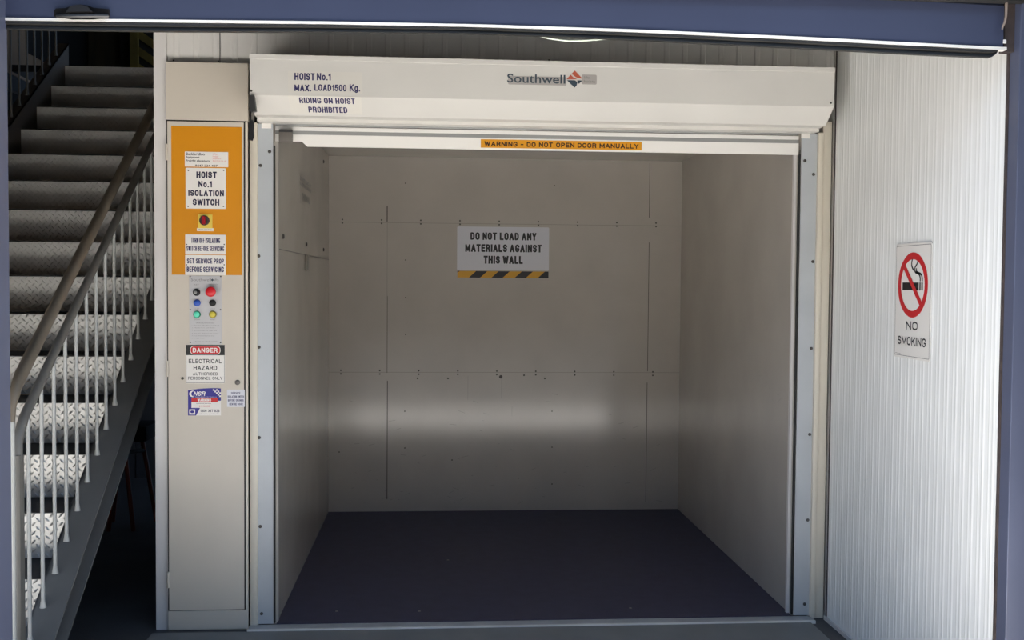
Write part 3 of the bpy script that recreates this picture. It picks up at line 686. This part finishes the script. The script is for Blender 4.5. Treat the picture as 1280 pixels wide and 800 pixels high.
# ------------------------------------------------------------------ no smoking sign on the right wall
FN = Frame((XW-.0035, 0, 0), (0, -1, 0), ZZ)
a0, b1 = FN.hit(1121, 305.5); a1, b0 = FN.hit(1163, 452.5)
o = FN.poly(rrect(a0, b0, a1, b1, .012), .0025, .0025).build('no_smoking_sign', 'signw'); tag(o, 'white NO SMOKING sign with red ring on the ribbed right wall', 'sign')
w_ = a1-a0; ac = (a0+a1)/2; hh = b1-b0
mb = MB()
e_ = .006
outer = rrect(a0+e_, b0+e_*1.4, a1-e_, b1-e_*1.4, .006); inner = rrect(a0+e_+.0015, b0+e_*1.4+.0015, a1-e_-.0015, b1-e_*1.4-.0015, .005)
n = len(outer); mb.add([FN.p(*p, .003) for p in outer]+[FN.p(*p, .003) for p in inner], [(i, (i+1) % n, n+(i+1) % n, n+i) for i in range(n)])
block(FN, mb, 'NO', ac-.048, b0+.25*hh, ac+.048, b0+.325*hh, .003, .19); block(FN, mb, 'SMOKING', ac-.118, b0+.115*hh, ac+.118, b0+.19*hh, .003, .18)
letter(FN, mb, 'safety signs', a0+.012, b0+.03*hh, a0+.06, b0+.04*hh, .003, 0)
cz = b0+.665*hh; R0 = .125
r_ = FN.rect(ac-.086, cz-.032, ac+.05, cz-.002, .003); mb.add(r_.v, r_.f)
r_ = FN.rect(ac+.056, cz-.032, ac+.066, cz-.002, .003); mb.add(r_.v, r_.f)
r_ = FN.rect(ac+.072, cz-.032, ac+.084, cz-.002, .003); mb.add(r_.v, r_.f)
def ribbon(pts, w):
    L = []; Rr = []
    for i, p in enumerate(pts):
        d = Vector(pts[min(i+1, len(pts)-1)])-Vector(pts[max(i-1, 0)]); nrm = Vector((-d.y, d.x)).normalized()*w/2
        L.append(FN.p(p[0]+nrm.x, p[1]+nrm.y, .003)); Rr.append(FN.p(p[0]-nrm.x, p[1]-nrm.y, .003))
    k = len(pts); mb.add(L+Rr, [(i, i+1, k+i+1, k+i) for i in range(k-1)])
def bez(P, n=14):
    out = []
    for i in range(n+1):
        t = i/n; out.append(tuple((1-t)**3*P[0][j]+3*(1-t)**2*t*P[1][j]+3*(1-t)*t*t*P[2][j]+t**3*P[3][j] for j in (0, 1)))
    return out
for dx in (0, .013):
    ribbon(bez([(ac+.062+dx*1.3, cz+.002), (ac+.066+dx*1.3, cz+.05), (ac+.01+dx, cz+.02), (ac+.016+dx, cz+.052)]), .008)
ribbon(bez([(ac+.016, cz+.052), (ac+.02, cz+.066), (ac+.052, cz+.066), (ac+.034, cz+.1)]), .007)
ribbon(bez([(ac+.006, cz+.045), (ac-.022, cz+.065), (ac-.012, cz+.08), (ac+.004, cz+.1)]), .008)
mb.build('lettering', 'black', o)
mb = MB(); n = 56
ro = [FN.p(ac+R0*math.cos(2*math.pi*k/n), cz-.012+R0*math.sin(2*math.pi*k/n), .0034) for k in range(n)]
ri = [FN.p(ac+(R0-.026)*math.cos(2*math.pi*k/n), cz-.012+(R0-.026)*math.sin(2*math.pi*k/n), .0034) for k in range(n)]
mb.add(ro+ri, [(k, (k+1) % n, n+(k+1) % n, n+k) for k in range(n)])
d = Vector((math.cos(math.radians(-45)), math.sin(math.radians(-45)))); nn = Vector((-d.y, d.x))*.011
c0 = Vector((ac, cz-.012)); L_ = R0-.013
mb.add([FN.p(*(c0+d*s*L_+nn*t), .0037) for s, t in ((-1, -1), (1, -1), (1, 1), (-1, 1))], [(0, 1, 2, 3)])
mb.build('red_ring', 'redink', o)

# ------------------------------------------------------------------ big blue roller door and steel jambs
rd = thing('roller_door', (1.0, YD, 2.3), 'raised dark blue roller door with pale edge strip and black rubber seal', 'roller door')
DX0, DX1 = -.552, 2.515
def interp(tab, x):
    if x <= tab[0][0]: return tab[0][1]
    for (xa_, za_), (xb_, zb_) in zip(tab, tab[1:]):
        if x <= xb_: return za_+(zb_-za_)*(x-xa_)/(xb_-xa_)
    return tab[-1][1]
def rail_table(px): return [(p_.x, p_.z) for p_ in (at(a_, b_, 1, YD-.012) for a_, b_ in px)]
T_TOP = rail_table(((8, 22.3), (200, 24.7), (400, 26.8), (600, 30.6), (800, 37.2), (1000, 46), (1140, 53.4), (1215, 57.2), (1255, 59)))
T_LOW = rail_table(((8, 25.6), (200, 28), (400, 30.1), (600, 33.8), (800, 40.6), (1000, 49.8), (1140, 57), (1215, 60.6), (1255, 62.6)))
T_SEAL = rail_table(((8, 35.5), (100, 37), (200, 38.6), (400, 39.2), (600, 41.4), (800, 49.4), (1000, 59.4), (1140, 67), (1215, 70.6), (1240, 71.4)))
def sweep(prof, x0_, x1_, n_=36, endfn=None):
    """profile points (y, fn(x)->z) swept along the slightly bowed rail"""
    vs = []; m_ = len(prof)
    for k_ in range(n_+1):
        x_ = x0_+(x1_-x0_)*k_/n_
        for y_, f_ in prof: vs.append((x_, y_, f_(x_)))
    fs = []
    for k_ in range(n_):
        for q_ in range(m_): fs.append((k_*m_+q_, k_*m_+(q_+1) % m_, (k_+1)*m_+(q_+1) % m_, (k_+1)*m_+q_))
    fs += [tuple(range(m_))[::-1], tuple(range(n_*m_, (n_+1)*m_))]
    return MB().add(vs, fs)
up_ = lambda d: (lambda x: interp(T_TOP, x)+d)
lo_ = lambda d: (lambda x: interp(T_LOW, x)+d)
sweep([(YD-.012, up_(0)), (YD-.012, up_(.13)), (YD+.012, up_(.13)), (YD+.012, up_(0))], DX0, DX1-.004).build('bottom_rail', 'blue', rd)
sweep([(YD+.006, up_(.133)), (YD-.006, up_(.133)), (YD-.010, up_(.16)), (YD-.004, up_(.2)), (YD-.01, up_(.24)), (YD-.004, up_(.28)), (YD+.006, up_(.28))], DX0, DX1-.004).build('curtain', 'blue', rd)
sweep([(YD-.016, lo_(0)), (YD-.016, up_(-.0003)), (YD+.012, up_(-.0003)), (YD+.012, lo_(0))], DX0, DX1+.006).build('edge_strip', 'whitebar', rd)
sx = at(1245, 70, 1, YD).x
def sl_(frac, d=0):
    def f_(x):
        a_ = interp(T_LOW, x); e_ = min(1.0, math.sqrt(max(0.0, (sx-x)/.022))); return a_-.0004-(a_-interp(T_SEAL, x))*frac*e_
    return f_
prof = [(YD-.012, sl_(0)), (YD-.014, sl_(.35)), (YD-.006, sl_(.5)), (YD-.011, sl_(.75)), (YD-.012, sl_(1)), (YD+.008, sl_(1)), (YD+.012, sl_(0))]
m1 = sweep(prof, DX0, sx-.024); m2 = sweep(prof, sx-.024, sx, 10); m1.add(m2.v, m2.f); m1.build('rubber_seal', 'rubber', rd, True)
zw = interp(T_LOW, 1.0)
# pull handle
yh_ = YD-.022
hp = [(67.5, 20), (67.5, 13), (70, 10.5), (82, 10), (90, 6.8), (100, 5.6), (110, 6.8), (117, 9.6), (132, 11), (136, 11.5), (136, 20), (130, 22.5), (116, 24), (90, 24), (73, 21.5)]
pts = [at(px, pyv, 1, YD-.02) for px, pyv in hp]
MB().extr([(p.x, p.z) for p in pts], lambda a, b, t: (a, t, b), YD-.02, YD-.012).build('handle_plate', 'mattblack', rd)
pts = [at(px, pyv, 1, YD-.03) for px, pyv in ((84, 16), (90, 8.8), (100, 7), (110, 8.8), (117, 15.5))]
g = MB().extr([(p.x, p.z) for p in pts], lambda a, b, t: (a, t, b), YD-.042, YD-.018)
hg = g.build('handle', 'blackpl', rd)
p0, p1 = at(70, 19, 1, YD-.03), at(134, 19, 1, YD-.03)
MB().tube([(p0.x, YD-.02, p0.z), (p0.x+.02, YD-.032, p0.z-.003), (p1.x-.02, YD-.032, p1.z-.003), (p1.x, YD-.02, p1.z)], .006, 8).build('handle_bar', 'dkgrey', rd, True)
# dark lintel bar standing in for its shadow on the curtain, and steel jambs
struct(MB().box(-.8, 2.56, YD-.06, YD-.025, at(1240, 2.6, 1, YD-.04).z, 2.75).build('trim_10', 'rubber'))
struct(MB().box(2.556, 2.75, -1.53, -1.462, ZF, 2.9, .003).build('trim_11', 'bluejamb'))
struct(MB().box(2.551, 2.556, -1.475, -1.463, ZF, 2.9).box(DX1+.008, 2.556, -1.497, -1.465, zw-.03, 2.74).build('trim_12', 'rust'))
struct(MB().box(-.75, -.548, -1.62, -1.5, ZF, 2.9, .003).build('trim_13', 'bluejamb'))
# cable and tag by the right jamb
yk = -1.535
p = [at(1258, -6, 1, yk), at(1258, 8, 1, yk), at(1257.5, 20, 1, yk), at(1256, 28, 1, yk), at(1253.5, 33, 1, yk), at(1252.5, 37, 1, yk)]
tag(MB().tube(p, [.0045, .0045, .004, .004, .0035, .002], 8).build('loose_cable', 'cable', smooth=True), 'frayed pale cable end hanging beside right blue jamb', 'cable')
a = at(1255.5, 52, 1, yk)
tag(MB().box(a.x-.005, a.x+.005, yk-.003, yk, a.z-.006, a.z+.006, .0008).build('cable_clip', 'signw'), 'tiny white clip at right end of the blue roller door', 'clip')
yk = -1.49
p = [at(667, 42.5, 1, yk), at(676, 45.5, 1, yk), at(690, 48.6, 1, yk), at(710, 51, 1, yk), at(730, 50.6, 1, yk), at(750, 49.2, 1, yk), at(768, 47.6, 1, yk)]
pp = []
for i in range(len(p)-1):
    for k in range(4): pp.append(p[i].lerp(p[i+1], k/4))
pp.append(p[-1])
tag(MB().tube(pp, .0028, 8).build('hanging_cord', 'cord', smooth=True), 'thin pale green cord sagging under the black door seal', 'cord')

# ------------------------------------------------------------------ staircase
r, t, y0 = .19597, .2795, -.5954
SX0, SX1 = -2.033, -.775
st = thing('staircase', (-1.4, -.9, 0), 'grey steel staircase with checker plate risers climbing left of the cabinet', 'staircase')
NS = range(-1, 15)
def nose(n): return y0+n*t, 2*r+n*r
def lugs(mb):
    # raised bars in a herringbone over one riser face, face at y=0 looking to -y, x from 0 to width, z from 0 to r
    wid = SX1-SX0; c = .026; pitch = c*1.4142; row = c*.7071
    for j in range(int((r-.03)/row)+1):
        for i in range(int(wid/pitch)):
            cx_, cz_ = .02+pitch*(i+.5*(j % 2)), .016+row*j; s = 1 if j % 2 else -1
            if cx_ > wid-.014: continue
            d = Vector((.7071, .7071*s)); n_ = Vector((-d.y, d.x)); L = .0142; B = .0044
            P = [Vector((cx_, cz_))-d*L, Vector((cx_, cz_))-d*L*.4-n_*B, Vector((cx_, cz_))+d*L*.4-n_*B, Vector((cx_, cz_))+d*L, Vector((cx_, cz_))+d*L*.4+n_*B, Vector((cx_, cz_))-d*L*.4+n_*B]
            vs = [(q_.x, 0, q_.y) for q_ in P]+[((Vector((cx_, cz_))-d*L*.35).x, -.003, (Vector((cx_, cz_))-d*L*.35).y), ((Vector((cx_, cz_))+d*L*.35).x, -.003, (Vector((cx_, cz_))+d*L*.35).y)]
            mb.add(vs, [(0, 1, 6), (1, 2, 7, 6), (2, 3, 7), (3, 4, 7), (4, 5, 6, 7), (5, 0, 6)])
rm = MB().box(0, SX1-SX0, 0, .005, .004, r-.001)
lugs(rm)
riser0 = None; tread0 = None
for n_ in NS:
    yy, zz = nose(n_)
    if riser0 is None:
        riser0 = rm.build('riser', 'checker'); o = riser0
        tread0 = MB().box(0, SX1-SX0, -.004, t+.004, -.006, 0, .002).build('tread', 'tread'); o2 = tread0
    else:
        o = riser0.copy(); COL.objects.link(o); o2 = tread0.copy(); COL.objects.link(o2)
    o.location = (SX0, yy, zz-r); put(o, st)
    if n_ < 14: o2.location = (SX0, yy, zz); put(o2, st)
    else: COL.objects.unlink(o2); bpy.data.objects.remove(o2)
yy, zz = nose(14)
MB().box(-2.42, -.515, yy+.006, 5.0, zz-.05, zz).build('landing', 'tread', st)
def offs(y): return 2*r+(y-y0)/t*r
# right stringer: channel with its toes to the right
ya, yb = -.98, 3.4
sl_ = .05
zt = lambda y: offs(y)+.045+sl_*(y+.05)*.7
zb = lambda y: zt(y)-.237
def sloped(mb, xa_, xb_, up, lo_):
    vs = []
    for y_ in (ya, yb):
        for x_ in (xa_, xb_):
            vs += [(x_, y_, max(lo_(y_), ZF)), (x_, y_, max(up(y_), ZF+.01))]
    return mb.add(vs, [(0, 1, 3, 2), (4, 6, 7, 5), (0, 4, 5, 1), (2, 3, 7, 6), (1, 5, 7, 3), (0, 2, 6, 4)])
mb = MB(); sloped(mb, SX1, SX1+.009, zt, zb); sloped(mb, SX1, -.66, zt, lambda y: zt(y)-.013); sloped(mb, SX1, -.66, lambda y: zb(y)+.013, zb)
mb.build('stringer', 'stringer', st)
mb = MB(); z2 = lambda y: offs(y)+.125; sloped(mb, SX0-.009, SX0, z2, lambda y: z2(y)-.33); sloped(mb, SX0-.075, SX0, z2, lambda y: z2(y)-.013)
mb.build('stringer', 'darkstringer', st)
# railings: rails, post, balusters
def railing(X, Xp, zbase, y_start, first_y, nb, dy, name_rail):
    g = bpy.data.objects.new('railing', None); COL.objects.link(g); g.location = (X, 0, 0); put(g, st); g.location = (X, 0, 0)
    def P(o_):
        put(o_, st); o_.parent = g; o_.matrix_parent_inverse = Matrix.Translation(-Vector((X, 0, 0))-Vector(st.location)) @ Matrix.Translation(Vector(st.location))
        return o_
    top = lambda y: offs(y)+1.045; mid = lambda y: offs(y)+.875
    yt = 3.3
    P(MB().tube([(X, y_start-.004, top(y_start)-.12), (X, y_start, top(y_start)-.05), (X, y_start+.03, top(y_start+.03)-.012), (X, y_start+.08, top(y_start+.08)), (X, yt, top(yt))], [.009, .013, .019, .0225, .0225], 14).build('handrail', name_rail, None, True))
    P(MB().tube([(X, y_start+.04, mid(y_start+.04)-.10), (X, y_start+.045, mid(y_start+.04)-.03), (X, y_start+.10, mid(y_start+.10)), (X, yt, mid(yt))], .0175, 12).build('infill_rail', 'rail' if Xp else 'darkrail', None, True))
    if Xp is not None:
        P(MB().box(X-.015, X+.015, y_start+.022, y_start+.062, ZF+.002, mid(y_start+.04)-.08, .003).build('post', 'rail', None))
        P(MB().tube([(X+.002, y_start-.006, ZF+.002), (X+.002, y_start-.006, top(y_start)-.1)], .0085, 10).build('post', 'bal', None, True))
    for k in range(nb):
        y_ = first_y+dy*k
        if y_ > yt: break
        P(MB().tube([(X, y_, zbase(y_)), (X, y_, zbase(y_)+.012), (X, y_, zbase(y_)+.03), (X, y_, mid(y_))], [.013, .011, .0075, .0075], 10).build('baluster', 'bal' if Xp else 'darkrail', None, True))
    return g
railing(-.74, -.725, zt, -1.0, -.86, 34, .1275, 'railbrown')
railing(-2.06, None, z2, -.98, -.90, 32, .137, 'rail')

# ------------------------------------------------------------------ things in the dark behind
# slatted timber panel on the landing
sp = thing('slatted_panel', (-1.83, 4.9, 3.136), 'dim yellowish timber frame with diagonal slats at top of stairs', 'panel')
MB().box(-2.0, -1.93, 4.86, 4.91, 3.137, 4.4).build('frame_post', 'timber', sp)
MB().box(-1.93, -1.4, 4.905, 4.925, 3.137, 4.4).build('backing', 'dark', sp)
for k in range(9):
    z = 3.1+.15*k
    q_ = [(-1.93, z+.30), (-1.93, z+.38), (-1.4, z+.02), (-1.4, z-.06)]
    MB().extr([(a_, max(b_, 3.137)) for a_, b_ in q_], lambda a_, b_, tt: (a_, tt, b_), 4.885, 4.905).build('slat', 'timber', sp)
# stool under the stairs
ys = 2.0
sc_ = at(172, 537, 1, ys)
sto = thing('stool', (sc_.x, ys, 0), 'black seated stool with red legs standing in the dark under the stairs', 'stool')
zs1 = at(172, 529, 1, ys).z; zs0 = at(172, 548, 1, ys).z
MB().box(at(150, 537, 1, ys).x, at(192, 537, 1, ys).x, ys-.16, ys+.16, zs0, zs1, .02).build('seat', 'mattblack', sto, True)
def leg(px0, py0, px1, py1, yl): 
    a_ = at(px0, py0, 1, yl); b_ = at(px1, py1, 1, yl); k_ = (a_.z-(ZF+.002))/(a_.z-b_.z); e_ = a_+(b_-a_)*k_
    MB().tube([a_, e_], .014, 10).build('leg', 'red', sto, True)
leg(154, 545, 166.5, 660, ys-.13); leg(177, 545, 191, 625, ys+.13); leg(152, 545, 140, 660, ys+.13); leg(150, 545, 136, 660, ys-.13)
a_ = at(157, 565, 1, ys-.13); b_ = at(180, 563, 1, ys+.13)
MB().tube([a_, b_], .013, 8).build('foot_rest', 'mattblack', sto, True)
